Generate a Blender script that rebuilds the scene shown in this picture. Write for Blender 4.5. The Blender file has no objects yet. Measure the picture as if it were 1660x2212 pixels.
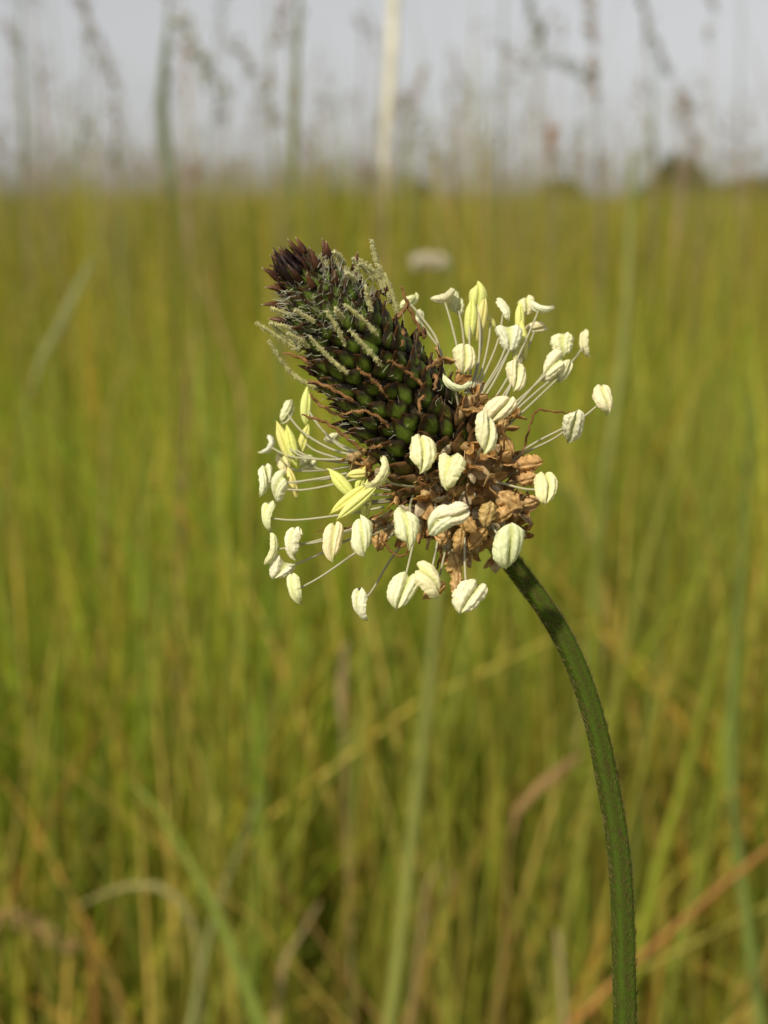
import bpy, math, random
import numpy as np
from mathutils import Vector, Matrix, Euler

# ------------------------------------------------------------------ camera, sky, sun, exposure
sc = bpy.context.scene
COL = sc.collection
H = 0.55                      # camera height above the ground (m)
D = 0.081                     # distance to the flower (m)
S = 3.0e-5                    # metres per photo unit (photo taken as 1660 x 2212 units) at distance D
F = 2700.0                    # focal length in photo units
PITCH = math.radians(14.15)
cam_d = bpy.data.cameras.new("camera")
cam = bpy.data.objects.new("camera", cam_d)
COL.objects.link(cam)
cam.location = (0, 0, H)
cam.rotation_euler = (math.pi / 2 - PITCH, 0, 0)
cam_d.sensor_fit = 'VERTICAL'
cam_d.sensor_height = 24.0
cam_d.sensor_width = 18.0
cam_d.lens = F / 2212.0 * 24.0
cam_d.clip_start = 0.004
cam_d.clip_end = 2000.0
cam_d.dof.use_dof = True
cam_d.dof.focus_distance = 0.0785
cam_d.dof.aperture_fstop = cam_d.lens / 1.2        # 1.2 mm wide opening
cam_d.dof.aperture_blades = 0
sc.camera = cam

SUN_EL = math.radians(48.0)
SUN_AZ = math.radians(-148.0)   # clockwise from +Y (the view direction): behind the camera, to its left
world = bpy.data.worlds.new("World")
sc.world = world
world.use_nodes = True
wn = world.node_tree
bg = wn.nodes['Background']
sky = wn.nodes.new('ShaderNodeTexSky')
sky.sky_type = 'NISHITA'
sky.sun_disc = False
sky.sun_elevation = SUN_EL
sky.sun_rotation = SUN_AZ
sky.altitude = 0.0
sky.air_density = 1.0
sky.dust_density = 1.2
sky.ozone_density = 1.0
hs = wn.nodes.new('ShaderNodeHueSaturation')       # thin white overcast: little colour left in the sky
hs.inputs['Saturation'].default_value = 0.10
wn.links.new(sky.outputs[0], hs.inputs['Color'])
wn.links.new(hs.outputs[0], bg.inputs['Color'])
bg.inputs['Strength'].default_value = 0.10

sun_d = bpy.data.lights.new("sun", 'SUN')
sun_d.energy = 4.8
sun_d.angle = math.radians(3.0)
sun_d.color = (1.0, 0.90, 0.70)
sun = bpy.data.objects.new("sun", sun_d)
COL.objects.link(sun)
to_sun = Vector((math.sin(SUN_AZ) * math.cos(SUN_EL), math.cos(SUN_AZ) * math.cos(SUN_EL), math.sin(SUN_EL)))
sun.rotation_euler = to_sun.to_track_quat('Z', 'Y').to_euler()
sun.location = (-1, -1, 3)

sc.view_settings.view_transform = 'Standard'
sc.view_settings.look = 'None'
sc.view_settings.gamma = 1.0
sc.view_settings.exposure = 0.0
sc.render.engine = 'CYCLES'
sc.cycles.use_denoising = True
sc.cycles.max_bounces = 8
sc.cycles.transparent_max_bounces = 8

rng = np.random.default_rng(7)
random.seed(7)

# ------------------------------------------------------------------ coordinates
CR = np.array(cam.rotation_euler.to_matrix())
CL = np.array((0.0, 0.0, H))

def L(x, y, z=0.0):
    """photo point + height towards the camera (photo units) -> metric point of the flower's own frame"""
    s = (F - z) / F
    return np.array(((x - 830.0) * s, (1106.0 - y) * s, z))

def to_world(P):
    P = np.atleast_2d(np.asarray(P, float)) * S
    P = P + np.array((0, 0, -D))
    return P @ CR.T + CL

def at(x, y, d):
    """photo point at depth d metres along the view axis -> world point"""
    s = d / F
    return CR @ np.array(((x - 830.0) * s, (1106.0 - y) * s, -d)) + CL

def project(P):
    Q = (P - CL) @ CR
    d = -Q[:, 2]
    dd = np.where(np.abs(d) < 1e-6, 1e-6, d)
    return 830 + Q[:, 0] / dd * F, 1106 - Q[:, 1] / dd * F, d

# ------------------------------------------------------------------ materials
def mat_attr(name, rough=0.5, transl=0.25, spec=0.4, noise_scale=0.0, noise_amt=0.0, bump=0.0, bump_scale=0.0,
             tint=(1, 1, 1), sheen=0.0):
    m = bpy.data.materials.new(name)
    m.use_nodes = True
    t = m.node_tree
    n = t.nodes
    for k in list(n):
        n.remove(k)
    out = n.new('ShaderNodeOutputMaterial')
    pb = n.new('ShaderNodeBsdfPrincipled')
    at_ = n.new('ShaderNodeAttribute')
    at_.attribute_name = 'col'
    colsock = at_.outputs['Color']
    tc = n.new('ShaderNodeTexCoord')
    if noise_amt > 0:
        nz = n.new('ShaderNodeTexNoise')
        nz.inputs['Scale'].default_value = noise_scale
        nz.inputs['Detail'].default_value = 4
        t.links.new(tc.outputs['Object'], nz.inputs['Vector'])
        mr = n.new('ShaderNodeMapRange')
        mr.inputs['From Min'].default_value = 0.25
        mr.inputs['From Max'].default_value = 0.75
        mr.inputs['To Min'].default_value = 1 - noise_amt
        mr.inputs['To Max'].default_value = 1 + noise_amt
        t.links.new(nz.outputs['Fac'], mr.inputs['Value'])
        mx = n.new('ShaderNodeMix')
        mx.data_type = 'RGBA'
        mx.blend_type = 'MULTIPLY'
        mx.inputs['Factor'].default_value = 1.0
        t.links.new(colsock, mx.inputs[6])
        t.links.new(mr.outputs[0], mx.inputs[7])
        colsock = mx.outputs[2]
    t.links.new(colsock, pb.inputs['Base Color'])
    pb.inputs['Roughness'].default_value = rough
    pb.inputs['Specular IOR Level'].default_value = spec
    if bump > 0:
        nb = n.new('ShaderNodeTexNoise')
        nb.inputs['Scale'].default_value = bump_scale
        nb.inputs['Detail'].default_value = 3
        t.links.new(tc.outputs['Object'], nb.inputs['Vector'])
        bp = n.new('ShaderNodeBump')
        bp.inputs['Strength'].default_value = bump
        bp.inputs['Distance'].default_value = 0.00006
        t.links.new(nb.outputs['Fac'], bp.inputs['Height'])
        t.links.new(bp.outputs[0], pb.inputs['Normal'])
    if transl > 0:
        tr = n.new('ShaderNodeBsdfTranslucent')
        t.links.new(colsock, tr.inputs['Color'])
        ms = n.new('ShaderNodeMixShader')
        ms.inputs[0].default_value = transl
        t.links.new(pb.outputs[0], ms.inputs[1])
        t.links.new(tr.outputs[0], ms.inputs[2])
        t.links.new(ms.outputs[0], out.inputs['Surface'])
    else:
        t.links.new(pb.outputs[0], out.inputs['Surface'])
    return m

M_ANTHER = mat_attr('anther_skin', 0.6, 0.28, 0.3, 2600, 0.06, 0.5, 5200)
M_FIL = mat_attr('filament_skin', 0.4, 0.35, 0.4)
M_BRACT = mat_attr('bract_skin', 0.42, 0.10, 0.25, 2500, 0.35, 0.6, 4000)
M_CORE = mat_attr('spike_core_skin', 0.6, 0.0, 0.3, 2000, 0.4)
M_STYLE = mat_attr('style_skin', 0.55, 0.40, 0.3, 3500, 0.15)
M_PAPER = mat_attr('dry_papery_petal', 0.42, 0.48, 0.4, 2200, 0.35, 0.5, 3800)
M_STEM = mat_attr('stem_skin', 0.75, 0.0, 0.06, 9000, 0.22, 0.8, 9000)
M_HAIR = mat_attr('plant_hair', 0.3, 0.4, 0.5)
M_GRASS = mat_attr('grass_blade', 0.55, 0.45, 0.3, 40, 0.15)
M_DRY = mat_attr('dry_grass', 0.6, 0.4, 0.2, 60, 0.2)
M_LEAF = mat_attr('shrub_leaf', 0.55, 0.25, 0.3, 2, 0.25)

def ground_mat():
    m = bpy.data.materials.new('soil_and_thatch')
    m.use_nodes = True
    t = m.node_tree
    pb = t.nodes['Principled BSDF']
    tc = t.nodes.new('ShaderNodeTexCoord')
    nz = t.nodes.new('ShaderNodeTexNoise')
    nz.inputs['Scale'].default_value = 9
    nz.inputs['Detail'].default_value = 8
    cr = t.nodes.new('ShaderNodeValToRGB')
    cr.color_ramp.elements[0].position = 0.35
    cr.color_ramp.elements[0].color = (0.06, 0.065, 0.015, 1)
    cr.color_ramp.elements[1].position = 0.68
    cr.color_ramp.elements[1].color = (0.24, 0.18, 0.075, 1)
    e = cr.color_ramp.elements.new(0.5)
    e.color = (0.11, 0.12, 0.025, 1)
    t.links.new(tc.outputs['Object'], nz.inputs['Vector'])
    t.links.new(nz.outputs['Fac'], cr.inputs[0])
    t.links.new(cr.outputs[0], pb.inputs['Base Color'])
    pb.inputs['Roughness'].default_value = 0.9
    return m

# ------------------------------------------------------------------ mesh helpers
class MB:
    def __init__(self):
        self.v = []; self.f = []; self.c = []; self.n = 0
    def add(self, v, f, c):
        v = np.asarray(v, float)
        self.v.append(v)
        c = np.asarray(c, float)
        if c.ndim == 1:
            c = np.repeat(c[None, :], len(v), 0)
        self.c.append(c[:, :3])
        self.f.extend([tuple(int(i) + self.n for i in q) for q in f])
        self.n += len(v)
    def mesh(self, name, mat, smooth=True, xf=None):
        v = np.concatenate(self.v)
        if xf is not None:
            v = xf(v)
        c = np.concatenate(self.c)
        me = bpy.data.meshes.new(name)
        me.from_pydata(v.tolist(), [], self.f)
        a = me.color_attributes.new('col', 'FLOAT_COLOR', 'POINT')
        a.data.foreach_set('color', np.concatenate([c, np.ones((len(c), 1))], 1).ravel().astype(np.float32))
        me.materials.append(mat)
        if smooth:
            me.polygons.foreach_set('use_smooth', [True] * len(me.polygons))
        me.update()
        return me

def link(name, data, parent=None, label=None, cat=None, group=None, kind=None, loc=None):
    o = bpy.data.objects.new(name, data)
    COL.objects.link(o)
    if parent is not None:
        o.parent = parent
    if loc is not None:
        o.location = loc
    if label: o['label'] = label
    if cat: o['category'] = cat
    if group: o['group'] = group
    if kind: o['kind'] = kind
    return o

def resample(P, n):
    P = np.asarray(P, float)
    if len(P) == 2:
        t = np.linspace(0, 1, n)[:, None]
        return P[0] * (1 - t) + P[1] * t
    # Catmull-Rom through the points
    Q = np.vstack([2 * P[0] - P[1], P, 2 * P[-1] - P[-2]])
    seg = np.linalg.norm(np.diff(P, axis=0), axis=1)
    cum = np.concatenate([[0], np.cumsum(seg)])
    u = np.linspace(0, cum[-1], n)
    out = []
    for x in u:
        i = min(max(np.searchsorted(cum, x) - 1, 0), len(P) - 2)
        t = (x - cum[i]) / max(seg[i], 1e-12)
        p0, p1, p2, p3 = Q[i], Q[i + 1], Q[i + 2], Q[i + 3]
        out.append(0.5 * ((2 * p1) + (-p0 + p2) * t + (2 * p0 - 5 * p1 + 4 * p2 - p3) * t * t + (-p0 + 3 * p1 - 3 * p2 + p3) * t ** 3))
    return np.array(out)

def frames(P, up=(0, 0, 1)):
    P = np.asarray(P, float)
    T = np.gradient(P, axis=0)
    T /= np.linalg.norm(T, axis=1)[:, None] + 1e-12
    A = np.zeros_like(P); B = np.zeros_like(P)
    a = np.asarray(up, float)
    for i in range(len(P)):
        a = a - T[i] * a.dot(T[i])
        if np.linalg.norm(a) < 1e-6:
            a = np.cross(T[i], (1, 0.3, 0.2))
        a = a / np.linalg.norm(a)
        A[i] = a
        B[i] = np.cross(T[i], a)
    return T, A, B

def tube(mb, P, rad, col, k=6, flat=1.0, up=(0, 0, 1), ridges=0, ridge_amt=0.0, cap=True):
    """tube along P; radius per point; flat < 1 squeezes it along the 'up' side"""
    P = np.asarray(P, float)
    n = len(P)
    rad = np.broadcast_to(np.asarray(rad, float), (n,))
    T, A, B = frames(P, up)
    ang = np.arange(k) / k * 2 * np.pi
    mod = 1 + ridge_amt * np.cos(ridges * ang) if ridges else np.ones(k)
    V = P[:, None, :] + (np.cos(ang) * mod)[None, :, None] * B[:, None, :] * rad[:, None, None] \
        + (np.sin(ang) * mod)[None, :, None] * A[:, None, :] * rad[:, None, None] * flat
    V = V.reshape(-1, 3)
    f = []
    for i in range(n - 1):
        for j in range(k):
            j2 = (j + 1) % k
            f.append((i * k + j, i * k + j2, (i + 1) * k + j2, (i + 1) * k + j))
    if cap:
        f.append(tuple(range(k))[::-1])
        f.append(tuple((n - 1) * k + j for j in range(k)))
    col = np.asarray(col, float)
    if col.ndim == 2 and len(col) == n:
        col = np.repeat(col, k, 0)
    mb.add(V, f, col)

def rot(axis, a):
    return np.array(Matrix.Rotation(a, 3, axis))

# ------------------------------------------------------------------ ground
gv = [(-600, -200, 0), (600, -200, 0), (600, 1400, 0), (-600, 1400, 0)]
gm = bpy.data.meshes.new('ground')
gm.from_pydata(gv, [], [(0, 1, 2, 3)])
gm.materials.append(ground_mat())
link('ground', gm, kind='structure', label='brown soil and thatch under the meadow grass', cat='ground')

# ------------------------------------------------------------------ the plantain: axis and surface of its spike
AX = np.array((0.6, 0.8))           # spike axis in the photo, tip to stem
TIP = np.array((640.0, 580.0))
TILT = 0.325                         # the tip leans towards the camera
RT = np.array((-25, 0, 25, 60, 110, 180, 260, 340, 430, 520, 600, 660, 705, 735, 760.0))
RR = np.array((4, 22, 42, 58, 71, 82, 94, 101, 103, 102, 96, 84, 62, 40, 24.0))
def axis_px(t): return TIP + AX * t
def axis_z(t): return (520 - t) * TILT
def axis_pt(t):
    p = axis_px(t)
    return L(p[0], p[1], axis_z(t))
def rad_at(t): return float(np.interp(t, RT, RR))
A0 = axis_pt(0); A1 = axis_pt(740)
AD = (A1 - A0) / np.linalg.norm(A1 - A0)      # unit axis, tip -> stem
PX = np.cross(AD, (0, 0, 1)); PX /= np.linalg.norm(PX)
if PX[0] < 0: PX = -PX
PZ = np.cross(PX, AD)
if PZ[2] < 0: PZ = -PZ                          # faces the camera
def surf(t, phi, extra=0.0):
    r = rad_at(t) + extra
    d = PX * math.cos(phi) + PZ * math.sin(phi)
    return axis_pt(t) + d * r, d
def px_on_spike(x, y, front=1.0, lift=0.0):
    """point of the spike seen at photo point x, y (front = 1 near side, -1 far side, 0 silhouette)"""
    rel = np.array((x, y)) - TIP
    t = rel.dot(AX)
    q = rel[0] * AX[1] - rel[1] * AX[0]
    for _ in range(3):
        r = rad_at(t) + lift
        h = math.sqrt(max(0.0, r * r - q * q)) * front
        t = rel.dot(AX) + h * 0.31
    return L(x, y, axis_z(t) + h * 0.95)

stem_px = [(1062, 1160), (1085, 1190), (1125, 1240), (1190, 1330), (1243, 1430), (1287, 1560), (1316, 1700), (1337, 1830),
           (1346, 1950), (1350, 2100), (1352, 2230)]
stem_pts = [L(x, y, axis_z(735) - 10 - 0.02 * i * 40) for i, (x, y) in enumerate(stem_px)]
stem_w = to_world(stem_pts)
base = stem_w[-1].copy()
base_xy = np.array((base[0] + 0.004, base[1] - 0.002))
ROOT = np.array((base_xy[0], base_xy[1], 0.0))
low = [base * (1 - k) + np.array((ROOT[0], ROOT[1], -0.004)) * k + np.array((0.006 * math.sin(k * math.pi), 0, 0)) for k in (0.012, 0.03, 0.06, 0.12, 0.22, 0.4, 0.6, 0.8, 1.0)]
root = link('plantain_plant', None, loc=Vector(ROOT), cat='plant',
            label='flowering plantain with a dark conical spike ringed by cream stamens on a bent green stem')
root.empty_display_size = 0.02
def XF(v): return to_world(v) - ROOT

# stem
mb = MB()
P = np.vstack([resample(stem_w, 90), resample(np.vstack([stem_w[-2:], low]), 52)[2:]])
P = P[np.concatenate([np.arange(90), 90 + np.nonzero(P[90:, 2] < P[89, 2] - 0.0005)[0]])]
NP_ = len(P)
P = P - ROOT
zz = np.linspace(0, 1, NP_)
sr = np.interp(zz, [0, 0.05, 0.3, 1.0], [20.5, 21.5, 24, 27]) * S
cols = []
K = 20
T_, A_, B_ = frames(P, (0, -1, 0))
for i in range(NP_):
    for j in range(K):
        a = j / K * 2 * math.pi
        g = 0.5 + 0.5 * math.cos(5 * a + 0.4)
        c = np.array((0.046, 0.078, 0.007)) * g + np.array((0.044, 0.056, 0.008)) * (1 - g)
        if rng.random() < 0.10: c = c * 0.5 + np.array((0.05, 0.028, 0.012)) * 0.5
        cols.append(c)
tube(mb, P, sr, np.array(cols), k=K, ridges=5, ridge_amt=0.09, up=(0, -1, 0))
stem = link('stem', mb.mesh('stem', M_STEM), root)
# short pressed hairs on the stem
mb = MB()
for _ in range(2200):
    i = int(rng.integers(0, 92)); a = rng.random() * 2 * math.pi
    d = math.cos(a) * B_[i] + math.sin(a) * A_[i]
    p0 = P[i] + d * sr[i] * 0.97 + T_[i] * rng.normal() * 20 * S
    ln = rng.uniform(6, 15) * S
    p1 = p0 + d * ln * 0.45 - T_[i] * ln * 0.9
    tube(mb, np.array([p0, (p0 + p1) / 2 + d * ln * 0.08, p1]), np.array((0.7, 0.6, 0.2)) * S, (0.26, 0.22, 0.08), k=3, cap=False)
hh = link('stem_hairs', mb.mesh('stem_hairs', M_HAIR), stem, kind='stuff')

# spike core
mb = MB()
n_t, K = 60, 28
V = []; C = []
for i in range(n_t):
    t = -25 + 785 * i / (n_t - 1)
    for j in range(K):
        p, d = surf(t, j / K * 2 * math.pi, -9)
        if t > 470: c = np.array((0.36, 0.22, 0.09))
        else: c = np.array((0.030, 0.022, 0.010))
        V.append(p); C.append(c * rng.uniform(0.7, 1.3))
f = [(i * K + j, i * K + (j + 1) % K, (i + 1) * K + (j + 1) % K, (i + 1) * K + j) for i in range(n_t - 1) for j in range(K)]
f.append(tuple(range(K))); f.append(tuple((n_t - 1) * K + j for j in range(K))[::-1])
mb.add(V, f, np.array(C))
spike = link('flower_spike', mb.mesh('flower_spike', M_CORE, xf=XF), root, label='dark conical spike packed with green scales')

# bracts: local frame x across, y from base to tip, z out of the spike
def bract_mesh(seed, spiky=0.0, brown=0.0):
    r = np.random.default_rng(seed)
    nu, nv = 9, 11
    mb = MB()
    V = []; C = []
    w0 = 28 * r.uniform(0.92, 1.08)
    l0 = 70 + 24 * spiky
    for i in range(nv):
        v = i / (nv - 1)
        prof = np.interp(v, [0, 0.14, 0.36, 0.55, 0.68, 0.80, 0.9, 1.0], [0.55, 0.88, 1.0, 0.80, 0.50, 0.26 - 0.08 * spiky, 0.12, 0.02])
        for j in range(nu):
            u = -1 + 2 * j / (nu - 1)
            x = w0 * prof * u * (1 + 0.05 * r.normal())
            bulge = 11 * (1 - abs(u) ** 1.8) * np.interp(v, [0, 0.3, 0.6, 0.8, 1], [0.5, 1.0, 0.75, 0.25, 0.05])
            z = bulge - 9 * u * u * prof + np.interp(v, [0, 0.5, 0.8, 1], [0, 2, 6 + 4 * spiky, 16 + 10 * spiky]) + r.normal() * 0.7
            V.append((x, l0 * v, z))
            edge = 0.58 + 0.10 * math.sin(7 * v + seed)
            top = 0.64 + 0.06 * math.sin(5 * u + seed * 1.7) - 0.20 * (abs(u) > 0.45)
            green = np.array((0.088, 0.132, 0.014)) * r.uniform(0.85, 1.15)
            dark = np.array((0.016, 0.009, 0.005)) * r.uniform(0.6, 1.6)
            k = max(1 / (1 + math.exp(-(abs(u) - edge) * 14)), 1 / (1 + math.exp(-(v - top) * 18)))
            c = green * (1 - k) + dark * k
            if brown: c = c * (1 - brown) + np.array((0.15, 0.08, 0.03) if spiky < .5 else (0.05, 0.022, 0.01)) * brown * (0.5 + 0.8 * abs(u))
            if v > 0.70: c = c * 0.5 + np.array((0.12, 0.055, 0.018)) * 0.5
            C.append(c)
    # inner side, a little behind
    nV = len(V)
    for k in range(nV):
        x, y, z = V[k]
        V.append((x * 0.96, y, z - 4)); C.append(C[k] * 0.8)
    f = []
    for i in range(nv - 1):
        for j in range(nu - 1):
            a = i * nu + j
            f.append((a, a + 1, a + nu + 1, a + nu))
            f.append((nV + a, nV + a + nu, nV + a + nu + 1, nV + a + 1))
    rim = [i * nu for i in range(nv)][::-1] + list(range(1, nu)) + [i * nu + nu - 1 for i in range(1, nv)] + [(nv - 1) * nu + j for j in range(nu - 2, 0, -1)]
    for a, b in zip(rim, rim[1:] + rim[:1]):
        f.append((a, nV + a, nV + b, b))
    mb.add(np.array(V) * S, f, np.array(C))
    return mb.mesh('bract', M_BRACT)
bract_variants = [bract_mesh(s) for s in range(6)]
spiky_variants = [bract_mesh(20 + s, 1.0, 0.35) for s in range(4)]
brown_variants = [bract_mesh(40 + s, 0.2, 0.55) for s in range(4)]
CRM = CR
def place_local(name, me, p, Xd, Yd, Zd, sx=1, sy=1, sz=1, parent=None, label=None):
    """p, axes in the flower frame"""
    o = link(name, me, parent, label)
    R = np.stack([Xd * sx, Yd * sy, Zd * sz], 1)
    R = CR @ R
    w = to_world(p)[0] - ROOT
    m = Matrix([[R[0, 0], R[0, 1], R[0, 2], w[0]], [R[1, 0], R[1, 1], R[1, 2], w[1]], [R[2, 0], R[2, 1], R[2, 2], w[2]], [0, 0, 0, 1]])
    o.matrix_local = m
    return o
GA = math.pi * (3 - math.sqrt(5))
t = 22.0; k = 0; nb = 0
while t < 560:
    phi = k * GA
    phi += rng.normal() * 0.07
    p, d = surf(t + rng.normal() * 4, phi, -6 if t > 60 else -12)
    Yd = -AD                              # towards the tip
    if t < 60: inc = math.radians(np.interp(t, [-8, 20, 60], [6, 22, 20]))
    else: inc = math.radians(rng.normal(20, 9))
    # surface slope
    sl = math.atan2(rad_at(t + 8) - rad_at(t - 8), 16)
    lean = inc - sl if t > 60 else inc - sl * 0.7
    Yv = Yd * math.cos(lean) + d * math.sin(lean)
    Zv = d * math.cos(lean) - Yd * math.sin(lean)
    Xv = np.cross(Yv, Zv)
    tw = rng.normal() * 0.12
    Xv, Yv = Xv * math.cos(tw) + Yv * math.sin(tw), Yv * math.cos(tw) - Xv * math.sin(tw)
    if t < 32 or (t < 170 and rng.random() < 0.12): me = spiky_variants[k % 4]
    elif t > 440: me = brown_variants[k % 4] if rng.random() < 0.6 else bract_variants[k % 6]
    else: me = bract_variants[k % 6]
    s = np.interp(t, [-8, 20, 60, 140, 560], [0.42, 0.52, 0.68, 0.88, 0.95]) * rng.uniform(0.78, 1.14)
    place_local('bract', me, p, Xv, Yv, Zv, s, s * rng.uniform(0.9, 1.1), s, spike)
    nb += 1
    t += 1.24 * np.interp(t, [-8, 20, 80, 200, 560], [0.8, 0.9, 1.35, 1.75, 1.85])
    k += 1
print('bracts', nb)

# long pointed brown bract tips that stand out round the tip of the spike (base, tip in the photo)
def z1(x, y): return (532.3 + x * 0.2717, 487.2 + y * 0.2717)
spines = [((470, 230), (390, 90), .3), ((440, 250), (325, 100), .1), ((570, 350), (500, 165), .9), ((640, 270), (604, 95), 0.0), ((660, 260), (635, 120), .1),
          ((860, 360), (890, 205), 0.2), ((290, 330), (185, 232), .2), ((255, 420), (120, 335), 0.0), ((320, 520), (140, 490), .2), ((300, 640), (118, 630), .1),
          ((330, 770), (170, 742), .1), ((540, 500), (480, 365), 1.), ((715, 470), (716, 345), .9), ((1080, 540), (1142, 440), .1), ((1000, 600), (1062, 508), .4),
          ((300, 300), (210, 195), .5), ((340, 290), (255, 170), .6), ((360, 260), (300, 175), .3), ((560, 1180), (405, 1110), 0.1), ((1400, 880), (1400, 800), 0.2)]
for (b, tp, fr) in spines:
    bx, by = z1(*b); tx, ty = z1(*tp)
    p0 = px_on_spike(bx, by, fr, 14)
    p1 = L(tx, ty, p0[2] + rng.uniform(0, 14))
    mb = MB()
    P3 = resample([p0, p0 * .5 + p1 * .5 + np.array((rng.normal() * 2, 2, 3)), p1], 8)
    w = np.interp(np.linspace(0, 1, 8), [0, .3, .7, 1], [9, 8, 4, 0.4])
    cc = np.stack([np.interp(np.linspace(0, 1, 8), [0, .5, .9, 1], a) for a in ([.03, .07, .11, .4], [.012, .026, .048, .32], [.006, .010, .018, .2])], 1)
    tube(mb, P3, w, cc, k=7, flat=0.45, up=(0.2, 0.2, 1))
    link('bract_tip', mb.mesh('bract_tip', M_BRACT, xf=XF), spike)

# the dark clump of shut scales at the very tip
AC = px_on_spike(640, 596, 0.5, 0)
AT = L(600, 541, AC[2] + 18)
AV = (AT - AC) / np.linalg.norm(AT - AC)
AU = np.cross(AV, (0, 0, 1.0)); AU /= np.linalg.norm(AU)
AW = np.cross(AU, AV)
for i in range(22):
    a = i * GA
    rr_ = 3 + 1.5 * i
    dd_ = AU * math.cos(a) + AW * math.sin(a)
    p0 = AC - AV * (4 + 0.6 * i) + dd_ * rr_
    p1 = AC + AV * (66 - 1.4 * i + rng.normal() * 7) + dd_ * rr_ * rng.uniform(0.7, 1.35) + rng.normal(size=3) * 3
    mb = MB()
    P3 = resample([p0, (p0 + p1) / 2 + dd_ * 8, p1], 8)
    w = np.interp(np.linspace(0, 1, 8), [0, .4, .75, 1], [8, 8, 4, 0.4])
    c0_ = np.array((0.012, 0.006, 0.006)) if i < 15 else np.array((0.035, 0.014, 0.007))
    tube(mb, P3, w, np.stack([c0_ * (1 + 1.2 * max(0, q - 0.6)) for q in np.linspace(0, 1, 8)]), k=7, flat=0.35, up=tuple(dd_))
    link('bract_tip', mb.mesh('bract_tip', M_BRACT, xf=XF), spike)

# fine white hairs between the scales
mb = MB()
for _ in range(900):
    t = rng.uniform(15, 150) if rng.random() < 0.72 else rng.uniform(15, 470)
    phi = rng.random() * 2 * math.pi
    p, d = surf(t, phi, rng.uniform(4, 24))
    ln = rng.uniform(10, 26)
    side = np.cross(AD, d)
    dr = -AD * rng.uniform(0.2, 1.0) + d * rng.uniform(0.3, 1.0) + side * rng.normal() * 0.6
    dr /= np.linalg.norm(dr)
    bend = rng.normal(size=3) * 3
    tube(mb, np.array([p, p + dr * ln * 0.5 + bend, p + dr * ln]), np.array((0.7, 0.6, 0.25)), (0.7, 0.7, 0.56), k=3, cap=False)
link('hairs', mb.mesh('hairs', M_HAIR, xf=XF), spike, kind='stuff')

# ------------------------------------------------------------------ styles
def fuzzy(name, P3, r0, col, fuzz_col, nf, fuzz_len, parent, wob=0.0, label=None):
    mb = MB()
    n = max(10, int(np.linalg.norm(np.diff(P3, axis=0), axis=1).sum() / 5))
    Q = resample(P3, n)
    T, A, B = frames(Q, (0.1, 0.2, 1))
    if wob:
        ph = rng.random() * 6
        Q = Q + (A * np.sin(np.arange(n) * 0.9 + ph)[:, None] + B * np.cos(np.arange(n) * 1.3 + ph)[:, None]) * wob
    rad = r0 * np.interp(np.linspace(0, 1, n), [0, .1, .75, 1], [0.75, 1, .85, 0.45]) * (1 + 0.16 * rng.normal(size=n))
    cc = np.asarray(col)[None, :] * (1 + 0.12 * rng.normal(size=(n, 1)))
    tube(mb, Q, rad, np.clip(cc, 0.01, 1), k=7, up=(0.1, 0.2, 1))
    for _ in range(nf):
        i = int(rng.integers(1, n)); a = rng.random() * 6.283
        d = A[i] * math.cos(a) + B[i] * math.sin(a)
        p = Q[i] + d * rad[i] * 0.8
        ln = fuzz_len * rng.uniform(0.5, 1.2)
        tube(mb, np.array([p, p + d * ln + T[i] * ln * rng.normal() * 0.5]), np.array((0.9, 0.5)), fuzz_col, k=3, cap=False)
    link(name, mb.mesh(name, M_STYLE, xf=XF), parent, label=label)

STY = [([(790, 960), (730, 830), (640, 680)], 1.0), ([(1050, 880), (930, 750), (785, 630)], 1.0), ([(1080, 1120), (960, 980), (820, 830)], 1.0),
       ([(810, 1180), (640, 1030), (505, 880)], 1.0), ([(510, 970), (430, 910), (330, 855)], .8), ([(550, 770), (470, 720), (390, 670)], .9), ([(770, 750), (735, 700), (708, 655)], 1.0),
       ([(580, 1310), (380, 1190), (270, 1060), (180, 915)], 0.0), ([(430, 1000), (280, 900), (80, 772)], 0.1), ([(400, 960), (300, 880), (190, 770)], 0.0),
       ([(400, 825), (300, 800), (190, 775)], 0.2), ([(390, 720), (300, 690), (200, 655)], 0.3), ([(1000, 690), (965, 560), (950, 480)], 1.0),
       ([(1065, 400), (1030, 260), (997, 115)], -0.2), ([(1210, 710), (1160, 550), (1100, 380)], 0.1), ([(1090, 480), (1000, 370), (905, 270)], 0.0),
       ([(1110, 560), (1040, 400), (950, 290)], -0.2), ([(1150, 620), (1100, 460), (1050, 320)], -0.3), ([(780, 310), (745, 250), (697, 205)], 0.4), ([(870, 450), (830, 400), (790, 375)], .8),
       ([(1180, 640), (1130, 470), (1040, 300)], -0.1), ([(900, 420), (880, 330), (850, 260)], 0.2), ([(1010, 440), (950, 350), (900, 300)], 0.2)]
for pts, fr in STY:
    q = [z1(*p) for p in pts]
    P3 = []
    for i, (x, y) in enumerate(q):
        p = px_on_spike(x, y, fr, 34 + 12 * i)
        P3.append(p)
    z0 = P3[0][2]
    P3 = [L(x, y, z0 + (p[2] - z0) * 0.8 + 8 * i) for i, ((x, y), p) in enumerate(zip(q, P3))]
    fuzzy('style', P3, 4.7, (0.62, 0.60, 0.27), (0.74, 0.72, 0.46), 130, 3.6, spike)
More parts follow.
